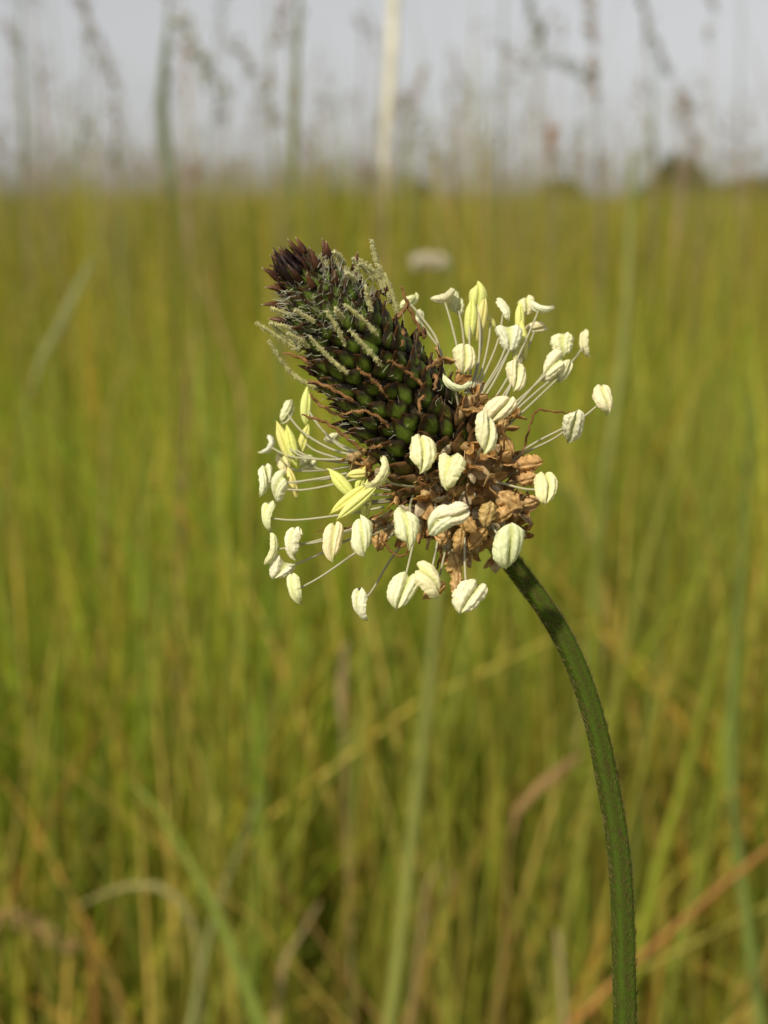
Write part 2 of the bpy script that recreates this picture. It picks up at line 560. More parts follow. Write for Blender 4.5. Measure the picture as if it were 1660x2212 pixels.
OLD = [([(1130, 1370), (1060, 1280), (960, 1190), (880, 1140)], 1.0), ([(860, 1400), (740, 1330), (620, 1270), (495, 1228)], .9), ([(1440, 1300), (1300, 1180), (1220, 1120), (1130, 1065)], 1.0),
       ([(1140, 1610), (1060, 1530), (930, 1475), (760, 1500)], 1.0), ([(1160, 1740), (1080, 1745), (980, 1775)], 1.0), ([(1430, 1320), (1375, 1410), (1385, 1500)], 1.0),
       ([(1250, 830), (1235, 900), (1245, 960)], .8), ([(880, 1560), (700, 1490), (570, 1410), (500, 1330)], .3), ([(920, 1780), (780, 1670), (640, 1570), (440, 1505)], .2),
       ([(1420, 900), (1330, 730), (1270, 590), (1235, 485)], 0.1), ([(560, 1140), (430, 1050), (290, 1010)], 0.2), ([(1500, 1180), (1510, 1240), (1490, 1310)], .8),
       ([(1280, 620), (1220, 720), (1130, 760)], 0.2), ([(1560, 1060), (1480, 1110), (1420, 1150)], .7)]
for pts, fr in OLD:
    q = [z1(*p) for p in pts]
    zf = [px_on_spike(x, y, fr, 26 + 8 * i)[2] + 8 for i, (x, y) in enumerate(q)]
    fuzzy('style', [L(x, y, z) for (x, y), z in zip(q, zf)], 3.8, (0.34, 0.18, 0.07), (0.44, 0.27, 0.12), 40, 3.6, spike, wob=1.5, label='withered brown curled style')

# ------------------------------------------------------------------ withered and open flowers round the lower half
def petal_mesh(seed, tone):
    r = np.random.default_rng(seed)
    mb = MB()
    nu, nv = 6, 8
    V = []; C = []
    for i in range(nv):
        v = i / (nv - 1)
        w = 15 * np.interp(v, [0, .3, .6, .85, 1], [.55, .95, 1, .55, .03])
        for j in range(nu):
            u = -1 + 2 * j / (nu - 1)
            V.append((w * u, 46 * v, 5 * (1 - u * u) * math.sin(3 * v + seed) + 11 * v * v * (1 if seed % 2 else -0.4) + r.normal() * 1.3))
            mid = math.exp(-(u / 0.35) ** 2)
            c = np.array(tone) * r.uniform(0.8, 1.2)
            C.append(c * (1 - mid * 0.45) + np.array((0.16, 0.07, 0.02)) * mid * 0.45)
    nV = len(V)
    for k in range(nV):
        x, y, z = V[k]
        V.append((x, y, z - 1.2)); C.append(C[k] * 0.9)
    f = []
    for i in range(nv - 1):
        for j in range(nu - 1):
            a = i * nu + j
            f.append((a, a + 1, a + nu + 1, a + nu)); f.append((nV + a, nV + a + nu, nV + a + nu + 1, nV + a + 1))
    rim = [i * nu for i in range(nv)][::-1] + list(range(1, nu)) + [i * nu + nu - 1 for i in range(1, nv)] + [(nv - 1) * nu + j for j in range(nu - 2, 0, -1)]
    for a, b in zip(rim, rim[1:] + rim[:1]):
        f.append((a, nV + a, nV + b, b))
    mb.add(np.array(V) * S, f, np.array(C))
    return mb.mesh('petal', M_PAPER)
petals = [petal_mesh(i, c) for i, c in enumerate([(.68, .44, .18), (.76, .58, .31), (.54, .31, .11), (.80, .69, .47), (.74, .46, .17), (.66, .43, .18)])]
def tube_mesh(tone, seed):
    mb = MB()
    P3 = np.array([(0, 0, 0), (0, 18, 0), (0, 34, 0), (0, 40, 0)], float)
    tube(mb, P3 * S, np.array((8, 13, 10, 6)) * S, tone, k=8, up=(0, 0, 1))
    return mb.mesh('corolla_tube', M_PAPER)
tubes = [tube_mesh(c, i) for i, c in enumerate([(.58, .42, .18), (.64, .50, .25), (.44, .28, .11)])]
def flower(p, out, k, scale=1.0):
    """papery brown corolla: tube + four spreading petals; 'out' is where it points"""
    out = out / np.linalg.norm(out)
    side = np.cross(out, -AD); side /= np.linalg.norm(side) + 1e-9
    third = np.cross(side, out)
    o = place_local('withered_flower', tubes[k % 3], p, side, out, third, scale, scale, scale, root)
    r0 = rng.random() * 1.57
    for i in range(4):
        a = r0 + i * math.pi / 2 + rng.normal() * 0.15
        c = np.array((math.cos(a), 0, math.sin(a)))      # outward in the tube's frame
        op = rng.uniform(0.1, 1.25)
        Y = np.array((0, math.cos(op), 0)) + c * math.sin(op)
        Z = c * math.cos(op) - np.array((0, math.sin(op), 0))
        X = np.cross(Y, Z)
        s = rng.uniform(0.75, 1.1)
        q = link('petal', petals[int(rng.integers(0, 6))], o)
        pos = (np.array((0, 34, 0)) + c * 5) * S
        q.matrix_local = Matrix([[X[0] * s, Y[0] * s, Z[0] * s, pos[0]], [X[1] * s, Y[1] * s, Z[1] * s, pos[1]], [X[2] * s, Y[2] * s, Z[2] * s, pos[2]], [0, 0, 0, 1]])
    return o
k = 0
t = 455.0
while t < 735:
    phi = k * GA + 0.7
    p, d = surf(t, phi, -8)
    q_side = d.dot(PX)
    # on the left flank the scales stay shut until lower down
    if not (t < 500 and q_side < -0.2):
        o = d + -AD * rng.uniform(-0.5, 0.55) + rng.normal(size=3) * 0.2
        flower(p, o, k, rng.uniform(0.72, 1.08) * (0.85 if t < 500 else 1.0))
    t += 4.1; k += 1

# ------------------------------------------------------------------ anthers and filaments
def anther_mesh(Ln, Wd, seed, bend=0.4, kind='open', twist=0.0):
    """frame: y along the pouch (notched end up), x across the two lobes, z = grooved face"""
    r = np.random.default_rng(seed)
    nu, nv = (60, 40) if kind == 'open' else (40, 26)
    V = []; C = []
    if kind == 'open': c0 = np.array((0.86, 0.83, 0.57)); c1 = np.array((0.56, 0.60, 0.20)); thick = 0.56; curl = 0.16; Ln *= 1.0; Wd *= 0.93
    elif kind == 'young': c0 = np.array((0.80, 0.80, 0.28)); c1 = np.array((0.56, 0.60, 0.10)); thick = 0.72; curl = 0.05; Ln *= 1.12
    else: c0 = np.array((0.70, 0.47, 0.20)); c1 = np.array((0.42, 0.24, 0.08)); thick = 0.30; curl = 0.38
    rough = {'open': 1.0, 'young': 0.12, 'dry': 2.6}[kind]
    ph = r.random(8) * 6.28
    asym = r.normal() * 0.08
    splay = abs(r.normal()) * 0.10 if kind == 'open' else 0.0
    shift = r.normal() * 0.05
    crk = r.uniform(0.6, 1.6)
    rough *= crk
    tn = np.array((1 + 0.03 * r.normal(), 1 + 0.03 * r.normal(), 1 + 0.07 * r.normal()))
    c0 = np.clip(c0 * tn, 0, 0.92)
    gd = 0.80 if kind != 'young' else 0.32
    for i in range(nv):
        v = -1 + 2 * i / (nv - 1)
        vv = max(-0.995, min(0.995, v))
        e = (1 - abs(vv) ** 7.0) ** 0.5 * (1 - 0.14 * v * v) if v > 0 else (1 - abs(vv) ** 2.3) ** 0.62
        if kind == 'young': e = (1 - abs(vv) ** 2.2) ** 0.75
        for j in range(nu):
            a = 2 * math.pi * j / nu
            cx, sz = math.cos(a), math.sin(a)
            wl = Wd / 2 * e * (1 + asym * np.sign(cx))
            cren = 1 + rough * (0.022 * math.sin(9 * v + ph[0] + (2 if cx > 0 else 0)) + 0.022 * math.sin(19 * v + ph[1] + (1 if cx > 0 else 0)) + 0.016 * math.sin(31 * v + ph[6])) * abs(cx) ** 3
            x = wl * cx * cren
            front = sz > 0
            g = 1 - (0.25 if kind == 'open' and front else gd if front else 0.5 * gd) * math.exp(-(cx / 0.17) ** 2) - (0.24 if kind != 'young' else 0.0) * math.exp(-((abs(cx) - 0.60 - 0.05 * math.sin(2 * v + ph[7])) / 0.09) ** 2) * (1 if front else 0.5)
            hump = math.sqrt(max(0.0, 1 - ((abs(cx) - 0.5) / 0.53) ** 2)); shp = hump * min(1.0, abs(sz) * 2.2) if kind == 'open' else abs(sz) ** 0.8
            z = Wd / 2 * thick * shp * np.sign(sz) * g * (e ** 0.8) * (1.0 if front else (0.25 if kind == 'open' else 0.75))
            z += rough * 0.010 * Wd * (math.sin(6 * v + 5 * cx + ph[2]) + 0.7 * math.sin(15 * v - 9 * cx + ph[3]) + 0.9 * math.sin(5 * v + 23 * cx + ph[4]) + 0.6 * math.sin(27 * v + 14 * cx + ph[1]))
            z -= curl * Wd * abs(cx) ** 2.4 * e * (1 + 0.15 * rough * math.sin(12 * v + ph[6] + 2 * np.sign(cx)) * abs(cx))
            y = Ln / 2 * v
            if v > 0.3: y -= Ln * (0.17 * (1 - hump) - 0.04 * asym / 0.06 * cx) * ((v - 0.3) / 0.7) ** 1.6
            if v < -0.6: y -= Ln * 0.07 * math.exp(-(cx / 0.4) ** 2) * ((-v - 0.6) / 0.4)
            y += rough * 0.010 * Ln * math.sin(5 * cx + ph[5])
            if kind == 'open':
                x += np.sign(cx) * min(1, abs(cx) * 5) * splay * Wd * max(0.0, v + 0.2)
                y += Ln * shift * np.sign(cx) * min(1, abs(cx) * 4)
                x += Wd * 0.05 * math.sin(2.2 * v + ph[3])
            if twist:
                tw = twist * v
                x, z = x * math.cos(tw) - z * math.sin(tw), x * math.sin(tw) + z * math.cos(tw)
            if abs(bend) > 1e-3:
                Rb = Ln / 2 / bend
                th = y / Rb
                y, z = (Rb + z) * math.sin(th), (Rb + z) * math.cos(th) - Rb
            V.append((x, y, z))
            gk = math.exp(-(cx / 0.12) ** 2) * (0.9 if front else 0.4) + 0.5 * max(0, (-v - 0.75) / 0.25) + 0.22 * math.exp(-((abs(cx) - 0.56) / 0.07) ** 2)
            gk = min(gk, 0.9)
            c = c0 * (1 - gk) + c1 * gk
            C.append(c * (1 + 0.05 * r.normal()))
    f = [(i * nu + j, i * nu + (j + 1) % nu, (i + 1) * nu + (j + 1) % nu, (i + 1) * nu + j) for i in range(nv - 1) for j in range(nu)]
    f.append(tuple(range(nu))[::-1]); f.append(tuple((nv - 1) * nu + j for j in range(nu)))
    mb = MB()
    mb.add(np.array(V) * S, f, np.clip(np.array(C), 0.01, 0.95))
    return mb.mesh('anther', M_ANTHER if kind != 'dry' else M_PAPER)

RC = axis_px(520)
def auto_z(x, y):
    dx, dy = x - RC[0], y - RC[1]
    a = dx * AX[0] + dy * AX[1]
    q = dx * AX[1] - dy * AX[0]
    h = math.sqrt(max(0.0, 330.0 ** 2 - q * q)) * 0.9
    return max(-h, min(h, 1.1 * a))

# x, y (photo), length, width, tilt of the pouch (deg clockwise), turn about its own length (deg), bend, height z or None, base on the spike
AN = [
 # top, behind the spike
 (886, 652, 46, 34, 40, 50, .5, -150, (950, 780)), (908, 688, 40, 30, 10, 60, .6, -150, (955, 800)),
 (962, 645, 58, 36, 62, 70, .9, -120, (985, 830)), (991, 659, 48, 40, -8, 20, .3, -150, (990, 835)),
 (1090, 666, 56, 34, -28, 60, .5, -110, (1020, 860)), (1137, 662, 46, 40, 10, 20, .3, -170, (1035, 860)), (1168, 668, 66, 26, 105, 75, .7, -120, (1050, 890)),
 (1160, 710, 50, 32, 80, 20, .4, -160, (1070, 880)),
 (1099, 731, 60, 50, 2, 0, .35, -60, (1025, 870)), (1004, 774, 62, 54, 3, 0, .35, 40, (1008, 850)), (1115, 811, 66, 44, 8, 20, .35, -30, (1070, 900)),
 (1217, 744, 52, 49, 2, -8, .3, -120, (1095, 900)), (1261, 742, 64, 30, -8, -65, .5, -170, (1100, 900)), (1194, 792, 66, 52, 48, 10, .35, -70, (1075, 905)),
 (1222, 803, 54, 34, 30, 55, .5, -90, (1090, 925)),
 (985, 838, 78, 24, 100, 75, .9, 120, (995, 940)), (1081, 885, 68, 54, 38, 5, .3, 110, (1040, 960)), (1053, 934, 78, 50, 2, 12, .35, 190, (1015, 1020)),
 (911, 976, 76, 54, 2, -4, .35, 200, (932, 1045)), (969, 1016, 72, 50, 6, -35, .4, 210, (950, 1055)), (1307, 860, 66, 48, -8, 15, .35, 10, (1090, 1000)),
 (1236, 922, 74, 52, 14, 12, .3, 60, (1080, 1010)), (1181, 1051, 78, 50, 4, 8, .3, 150, (1030, 1040)),
 (980, 1112, 66, 50, 70, 10, .3, 230, (1005, 1060)), (948, 1128, 66, 48, 45, -15, .35, 220, (945, 1075)), (878, 1138, 76, 50, -6, -6, .3, 210, (900, 1060)),
 (1101, 1180, 96, 60, 2, 6, .3, 170, (1020, 1060)), (872, 1275, 78, 54, 18, 0, .25, 160, (925, 1090)), (929, 1252, 74, 50, -32, 30, .5, 190, (970, 1085)), (1016, 1290, 74, 56, 30, 15, .3, 200, (1005, 1095)),
 # left side
 (623, 891, 56, 34, 24, 60, .45, -170, (770, 985)), (586, 963, 62, 28, 20, 78, .8, -150, (775, 990)), (617, 1006, 56, 30, -20, 30, .4, -180, (790, 1000)),
 (574, 1037, 74, 36, 8, 40, .5, -90, (800, 1010)), (602, 1054, 66, 46, 16, -40, .4, -60, (810, 1025)), (575, 1116, 70, 32, -4, -60, .45, -20, (830, 1095)),
 (592, 1187, 72, 36, 10, 70, .8, 20, (830, 1120)), (632, 1172, 68, 44, 6, -45, .45, 50, (830, 1115)), (721, 1168, 78, 50, 0, -12, .35, 110, (850, 1130)), (783, 1156, 78, 54, -8, -20, .35, 150, (870, 1125)),
 (606, 1230, 48, 46, 30, 20, .3, 10, (815, 1135)), (635, 1274, 70, 36, -16, -55, .5, 60, (850, 1140)), (775, 1307, 72, 40, -12, -45, .45, 130, (880, 1165)),
 (826, 1030, 76, 36, 38, 65, .75, 190, (910, 1052)), (664, 1000, 40, 34, 50, 20, .3, -200, (800, 1000)), (718, 948, 46, 28, 60, 70, .7, -190, (830, 985)),
]
def orient(tilt, turn, lean=0.0):
    R = rot('Z', -math.radians(tilt)) @ rot('X', math.radians(lean)) @ rot('Y', math.radians(turn))
    return R[:, 0], R[:, 1], R[:, 2]
def add_stamen(i, x, y, Ln, Wd, tilt, turn, bend, z, b, kind='open', lean=0.0, twist=0.0, label=None):
    if z is None: z = auto_z(x, y)
    fr = max(-1.0, min(1.0, z / 140.0))
    pb_ = px_on_spike(b[0], b[1], fr, 4)
    pa = L(x, y, z)
    X, Y, Z = orient(tilt, turn, lean)
    attach = pa - Z * Wd * 0.10 - Y * Ln * 0.04
    # filament: leaves the spike outwards, sags a little
    mid = (pb_ + attach) / 2
    ln = np.linalg.norm(attach - pb_)
    outd = pb_ - axis_pt(np.dot((np.array((b[0], b[1])) - TIP), AX)); outd /= np.linalg.norm(outd) + 1e-9
    q = pb_ + outd * ln * 0.06 + (attach - pb_) * 0.27
    q2 = pb_ * 0.3 + attach * 0.7 + outd * ln * 0.04 + np.array((0, -1, 0)) * ln * 0.02 + rng.normal(size=3) * 2.5
    mb = MB()
    P3 = resample([pb_, q, q2, attach], 18)
    rr = np.interp(np.linspace(0, 1, 18), [0, .1, .9, 1], [3.2, 2.7, 2.3, 1.6])
    tube(mb, P3, rr, (0.52, 0.50, 0.34), k=7)
    st = link('stamen', mb.mesh('stamen', M_FIL, xf=XF), root)
    me = anther_mesh(Ln, Wd, 100 + i, bend, kind, twist)
    place_local('anther', me, pa, X, Y, Z, parent=st, label=label)
    return pb_
bases = []
for i, (x, y, Ln, Wd, tilt, turn, bend, z, b) in enumerate(AN):
    Wd *= rng.uniform(0.90, 1.12); turn += rng.normal() * 8
    bases.append((add_stamen(i, x, y, Ln, Wd, tilt, turn, bend * rng.uniform(0.7, 1.7), z, b, 'open', rng.normal() * 14, rng.normal() * 0.45), b))
# yellow unopened anthers, still in slim pairs
YB = [(1017, 690, 88, 28, 4, 0, .1, -60, (1005, 850)), (1040, 688, 92, 28, 10, 20, .12, -70, (1012, 850)), (1030, 640, 56, 42, 5, 15, .3, -75, (1020, 850)), (1060, 690, 44, 16, -40, 60, .5, -100, (1020, 850)),
      (1123, 690, 70, 24, 0, 30, .1, -100, (1040, 870)), (1133, 734, 80, 20, -6, 60, .2, -90, (1080, 880)), (1118, 762, 60, 20, 6, 20, .1, -80, (1080, 890)),
      (664, 878, 76, 26, 4, 20, .1, -140, (780, 985)), (657, 952, 72, 24, 16, 15, .15, -130, (790, 995)), (613, 955, 88, 26, -20, 10, .15, -110, (785, 1000)), (630, 963, 88, 26, -14, 0, .15, -105, (785, 1000)),
      (633, 1043, 66, 22, -16, 40, .2, -80, (800, 1015)), (738, 1047, 76, 28, -42, 10, .12, 60, (845, 1070)), (757, 1076, 92, 24, 52, 0, .08, 100, (855, 1075)), (773, 1085, 94, 26, 50, 20, .08, 112, (860, 1078)),
      (782, 1035, 60, 22, 20, 20, .3, 40, (850, 1060)), (793, 1080, 76, 24, 4, 20, .1, 70, (860, 1080)), (775, 1024, 44, 22, 85, 20, .1, 50, (850, 1055))]
for i, (x, y, Ln, Wd, tilt, turn, bend, z, b) in enumerate(YB):
    add_stamen(200 + i, x, y, Ln, Wd, tilt, turn, bend, z, b, 'young', label='yellow anther not yet open')
# withered tan anthers among the lower flowers
DB = [(1142, 1004, 62, 34, 82, 10, .3, 60, (1080, 1040)), (1140, 1036, 50, 30, 75, 10, .3, 70, (1080, 1050)), (1103, 1080, 58, 44, -60, 5, .3, 120, (1050, 1080)), (1056, 1110, 56, 36, 15, 10, .35, 150, (1030, 1090)), (1088, 1118, 44, 34, 60, 30, .4, 120, (1050, 1100)),
      (1150, 1085, 40, 26, 70, 20, .5, 100, (1060, 1090)), (996, 1172, 58, 26, 10, 20, .3, 110, (1010, 1130)), (1034, 1165, 62, 34, 42, 15, .3, 100, (1030, 1120)), (986, 1222, 52, 34, -10, 20, .4, 120, (1005, 1140)), (990, 1264, 54, 26, 6, 10, .3, 130, (1000, 1150)),
      (940, 1278, 56, 30, 55, 15, .4, 90, (985, 1140)), (1030, 835, 44, 30, 70, 10, .3, -60, (1030, 890)), (1128, 1020, 42, 26, 60, 10, .4, 20, (1080, 1030)), (960, 1165, 40, 30, 30, 30, .5, 120, (985, 1120)), (1015, 1130, 46, 32, -40, 10, .4, 150, (1010, 1100)),
      (1100, 960, 44, 30, -30, 20, .4, 60, (1070, 990)), (1085, 925, 40, 24, 20, 20, .4, 40, (1060, 960)), (1122, 1150, 40, 26, -50, 20, .4, 40, (1060, 1120)), (825, 1170, 42, 34, 20, 15, .3, 60, (880, 1120))]
for i, (x, y, Ln, Wd, tilt, turn, bend, z, b) in enumerate(DB):
    add_stamen(300 + i, x, y, Ln, Wd, tilt, turn, bend, z, b, 'dry', label='withered tan anther')
# fresh corollas where the filaments leave
for k, (pb_, b) in enumerate(bases):
    if k % 2 == 0:
        od = pb_ - axis_pt(np.dot((np.array(b) - TIP), AX))
        flower(pb_ - od / np.linalg.norm(od) * 26, od + rng.normal(size=3) * 0.1, k, 0.8)
# loose brown threads of old styles
for pts in ([(1128, 985, 40), (1150, 905, 30), (1165, 886, 20), (1200, 890, 10), (1255, 892, 0)], [(1075, 1010, 120), (1090, 960, 130), (1086, 915, 140)], [(815, 1150, 60), (850, 1195, 80), (875, 1200, 90), (882, 1180, 100)],
            [(925, 1050, 160), (905, 1035, 170), (945, 1018, 185), (965, 1005, 190)], [(1040, 950, 120), (1065, 870, 60), (1080, 850, 40)], [(955, 1185, 100), (945, 1225, 90), (930, 1235, 90)], [(1010, 1020, 190), (992, 1045, 195), (985, 1065, 195)], [(830, 1105, 90), (760, 1138, 60), (685, 1148, 30)]):
    fuzzy('style', [L(*p) for p in pts], 2.4, (0.26, 0.12, 0.04), (0.34, 0.2, 0.09), 20, 3.0, root, wob=1.2, label='withered brown curled style')

# ------------------------------------------------------------------ single grass blades and stems that stand out behind the flower
GR = (0.115, 0.150, 0.022); LG = (0.20, 0.235, 0.065); BG = (0.19, 0.23, 0.12); TAN = (0.34, 0.235, 0.11); ORG = (0.36, 0.19, 0.045); CRM_ = (0.78, 0.76, 0.66)
BRN = (0.30, 0.22, 0.14); PALE = (0.30, 0.33, 0.09); YEL = (0.33, 0.37, 0.04)
def to_ground(P):
    P = list(P)
    if P[-1][2] > 0.01:
        dirn = P[-1] - P[-2]
        dirn = dirn / (np.linalg.norm(dirn) + 1e-9)
        dirn[2] = min(dirn[2], -0.75)
        n = P[-1][2] / -dirn[2]
        e = P[-1] + dirn * n
        m = (P[-1] + e) / 2
        P += [m, np.array((e[0] * .8 + m[0] * .2, e[1], -0.005))]
    return np.array(P)
def seed_head(pts, d, n, spread, size, col, droop=0.3):
    """loose panicle of small pointed spikelets along a photo polyline at depth d"""
    Q = resample([at(x, y, d) for x, y in pts], 24)
    mb = MB()
    tube(mb, Q, 0.0005, col, k=4)
    T, A, B = frames(Q)
    for _ in range(int(n * 0.8)):
        i = int(rng.integers(0, 24)); a = rng.random() * 6.283
        o = (A[i] * math.cos(a) + B[i] * math.sin(a))
        ln = spread * rng.uniform(0.3, 1.0)
        p = Q[i] + o * ln + T[i] * rng.normal() * 0.004 - np.array((0, 0, droop * ln))
        dr = o * 0.5 + T[i] * (-0.8 if rng.random() < .8 else .4) + rng.normal(size=3) * 0.3
        dr = dr / np.linalg.norm(dr) * size * rng.uniform(0.7, 1.3)
        c = np.array(col) * rng.uniform(0.75, 1.3)
        dr = dr * 0.8
        tube(mb, np.array([p - dr * .5, p, p + dr * .5]), np.array((0.06, 0.15, 0.03)) * size, c, k=4)
        tube(mb, np.array([Q[i], p - dr * .5]), 0.00018, c, k=3, cap=False)
    return mb.mesh('seed_head', M_DRY)
def grass_thing(name, label, cat, d, pts, wmm, col, flat=0.25, head=None, leaf=None, ground=True, prof=None, group=None, mat=None, d2=None, low=None):
    """pts from the top downwards; wmm = width in mm"""
    skyward = pts[0][1] < 400
    d = d * (1.6 if skyward else 1.28); wmm = wmm * (1.15 if skyward else 1.0)
    if head: head = (head[0], head[1] * (1.6 if skyward else 1.28)) + tuple(head[2:])
    if leaf: leaf = [(a_, b_ * 1.6, c_ * 1.15, e_) for a_, b_, c_, e_ in leaf]
    W = [at(x, y, d + ((d2 - d) * i / max(1, len(pts) - 1) if d2 else 0)) for i, (x, y) in enumerate(pts)]
    if ground: W = list(to_ground(W))
    W = np.array(W)
    base_ = Vector((W[-1][0], W[-1][1], 0.0)) if ground else Vector(W[-1])
    n = 30
    Q = resample(W, n)
    pr = prof or ([0, .25, .6, 1], [0.25, .8, 1, .9])
    rad = np.interp(np.linspace(0, 1, n), *pr) * wmm * 0.0005
    mb = MB()
    cc = np.array(col)[None, :] * (1 + 0.10 * np.sin(np.linspace(0, 9, n) + rng.random() * 6))[:, None]
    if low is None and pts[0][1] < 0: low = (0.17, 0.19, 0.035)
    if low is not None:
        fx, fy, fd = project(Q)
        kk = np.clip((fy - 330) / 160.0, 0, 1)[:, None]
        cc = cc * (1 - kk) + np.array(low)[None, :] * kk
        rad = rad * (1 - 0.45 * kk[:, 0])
    tube(mb, Q - np.array(base_), rad, cc, k=8, flat=flat, up=(rng.normal() * .25, -1, 0.1))
    m = mat or (M_GRASS if col[1] >= col[0] * 0.98 else M_DRY)
    me = mb.mesh(name, m)
    if head or leaf:
        o = link(name, None, None, label, cat, group, loc=base_)
        o.empty_display_size = 0.02
        link('stem', me, o)
        if head:
            h = seed_head(*head)
            ho = link('seed_head', h, o)
            ho.location = -base_
        if leaf:
            for (lp, ld, lw, lc) in leaf:
                Ql = resample([at(x, y, ld) for x, y in lp], 20) - np.array(base_)
                mb2 = MB()
                tube(mb2, Ql, np.interp(np.linspace(0, 1, 20), [0, .3, .8, 1], [.5, 1, .7, .05]) * lw * 0.0005, lc, k=8, flat=0.15, up=(0.2, -1, 0.2))
                link('leaf', mb2.mesh('leaf', M_GRASS), o)
    else:
        link(name, me, None, label, cat, group, loc=base_)

# against the sky
grass_thing('grass_plant', 'straight grey green grass stem with pale sheath against the sky near the meadow edge', 'grass stem', 0.75, [(44, -150), (46, 150), (52, 300), (48, 480), (50, 800)], 5.0, BG, .8)
grass_thing('seeding_grass', 'thin grass stem with a long drooping brown seed head leaning over it', 'grass', 0.9, [(170, -120), (188, 60), (180, 260), (150, 430), (140, 700)], 2.6, BG, .8, head=([(170, -20), (200, 50), (228, 130), (250, 210), (262, 330)], 0.9, 70, 0.010, 0.012, BRN))
grass_thing('seeding_grass', 'blue green grass stem with bulging leaf sheath and a pale drooping side panicle', 'grass', 0.55, [(368, -150), (364, 60), (352, 190), (364, 330), (382, 470), (380, 700)], 4.2, BG, .8, head=([(378, 20), (415, 80), (450, 140), (480, 210)], 0.6, 46, 0.010, 0.011, (.38, .38, .25)), leaf=[([(368, 420), (352, 220), (366, 20)], 0.552, 6.5, BG)])
grass_thing('seeding_grass', 'brown forked seed head on a stem beside the yellow green stalk', 'grass', 0.95, [(592, 150), (590, 260), (588, 420), (600, 700)], 2.4, BRN, .8, head=([(620, -10), (600, 60), (580, 140), (590, 250)], 0.95, 60, 0.006, 0.012, (.36, .28, .20)))
grass_thing('seeding_grass', 'grey brown plume of grass seed leaning towards the forked seed head', 'grass', 1.1, [(560, 200), (590, 300), (600, 420), (610, 700)], 2.4, BRN, .8, head=([(505, 80), (535, 140), (568, 200), (590, 270)], 1.1, 80, 0.010, 0.012, (.33, .29, .20)))
grass_thing('grass_plant', 'upright yellow green stalk rising beside the dark tip of the spike into the sky', 'grass stem', 0.5, [(648, -150), (644, 60), (638, 260), (628, 420), (615, 620), (600, 1000)], 6.2, LG, .8)
grass_thing('grass_plant', 'bright cream dry grass stem standing against the sky above the spike', 'grass stem', 0.55, [(852, -150), (849, 60), (840, 230), (832, 330), (826, 480), (815, 900)], 8.0, CRM_, .8, prof=([0, .16, .20, .235, 1], [1, .95, .75, .25, .15]))
grass_thing('seeding_grass', 'thin brown stalk with a narrow seed spike next to the cream dry stem', 'grass', 1.0, [(790, -150), (784, 100), (775, 300), (768, 450), (765, 800)], 2.4, BRN, .8, head=([(828, 305), (850, 260), (875, 225), (905, 180), (925, 140)], 1.2, 40, 0.006, 0.010, (.34, .26, .19)))
grass_thing('seeding_grass', 'faint pinkish seed head on a thin stem right of the cream dry stem', 'grass', 1.4, [(885, 240), (880, 340), (875, 460), (870, 800)], 2.6, BRN, .8, head=([(915, 150), (900, 200), (888, 260)], 1.4, 40, 0.008, 0.012, (.48, .30, .26)))
grass_thing('grass_plant', 'slender grey green grass stem above the yellow anther buds against the sky', 'grass stem', 0.9, [(1092, -150), (1088, 60), (1082, 260), (1078, 420), (1075, 800)], 3.6, BG, .8)
grass_thing('seeding_grass', 'grey green grass with a bowed branch reaching over to a brown seed spike', 'grass', 0.8, [(1160, 20), (1168, 120), (1176, 220), (1186, 330), (1190, 480), (1185, 800)], 3.2, (.30, .26, .13), .8, head=([(1140, -10), (1160, 60), (1180, 115), (1230, 140), (1275, 170)], 0.8, 60, 0.007, 0.012, (.26, .28, .19)))
grass_thing('withered_flower_head', 'small rust brown withered flower head on a stalk against the sky', 'flower', 0.9, [(1188, 345), (1186, 430), (1190, 560), (1180, 900)], 2.6, LG, .8, head=([(1196, 270), (1190, 310), (1187, 345)], 0.9, 46, 0.006, 0.010, (.45, .22, .10)))
grass_thing('seeding_grass', 'upright stem with a thick brown seed spike next to the bowed grey green grass', 'grass', 0.85, [(1280, 120), (1292, 260), (1298, 420), (1300, 800)], 3.0, (.2, .19, .10), .8, head=([(1270, -40), (1278, 40), (1284, 120), (1276, 175), (1290, 220)], 0.85, 90, 0.008, 0.012, (.38, .29, .20)))
grass_thing('seeding_grass', 'grey green grass stem with a nodding seed spike above the dark bush', 'grass', 1.0, [(1380, -100), (1395, 60), (1406, 160), (1412, 300), (1420, 440), (1420, 800)], 2.8, BG, .8, head=([(1384, -30), (1400, 60), (1425, 110), (1448, 160)], 1.0, 60, 0.006, 0.012, (.30, .31, .24)))
grass_thing('grass_plant', 'faint grey stem standing alone over the meadow beyond the dark bush', 'grass stem', 1.3, [(1602, -150), (1600, 100), (1596, 300), (1594, 460), (1590, 800)], 3.6, (.30, .31, .26), .8)
grass_thing('seeding_grass', 'short brown seed plume sticking up just above the dark bush', 'grass', 1.3, [(1490, 260), (1500, 360), (1500, 500), (1500, 800)], 3.0, BRN, .8, head=([(1480, 190), (1490, 260), (1510, 340)], 1.3, 60, 0.010, 0.013, (.34, .29, .22)))

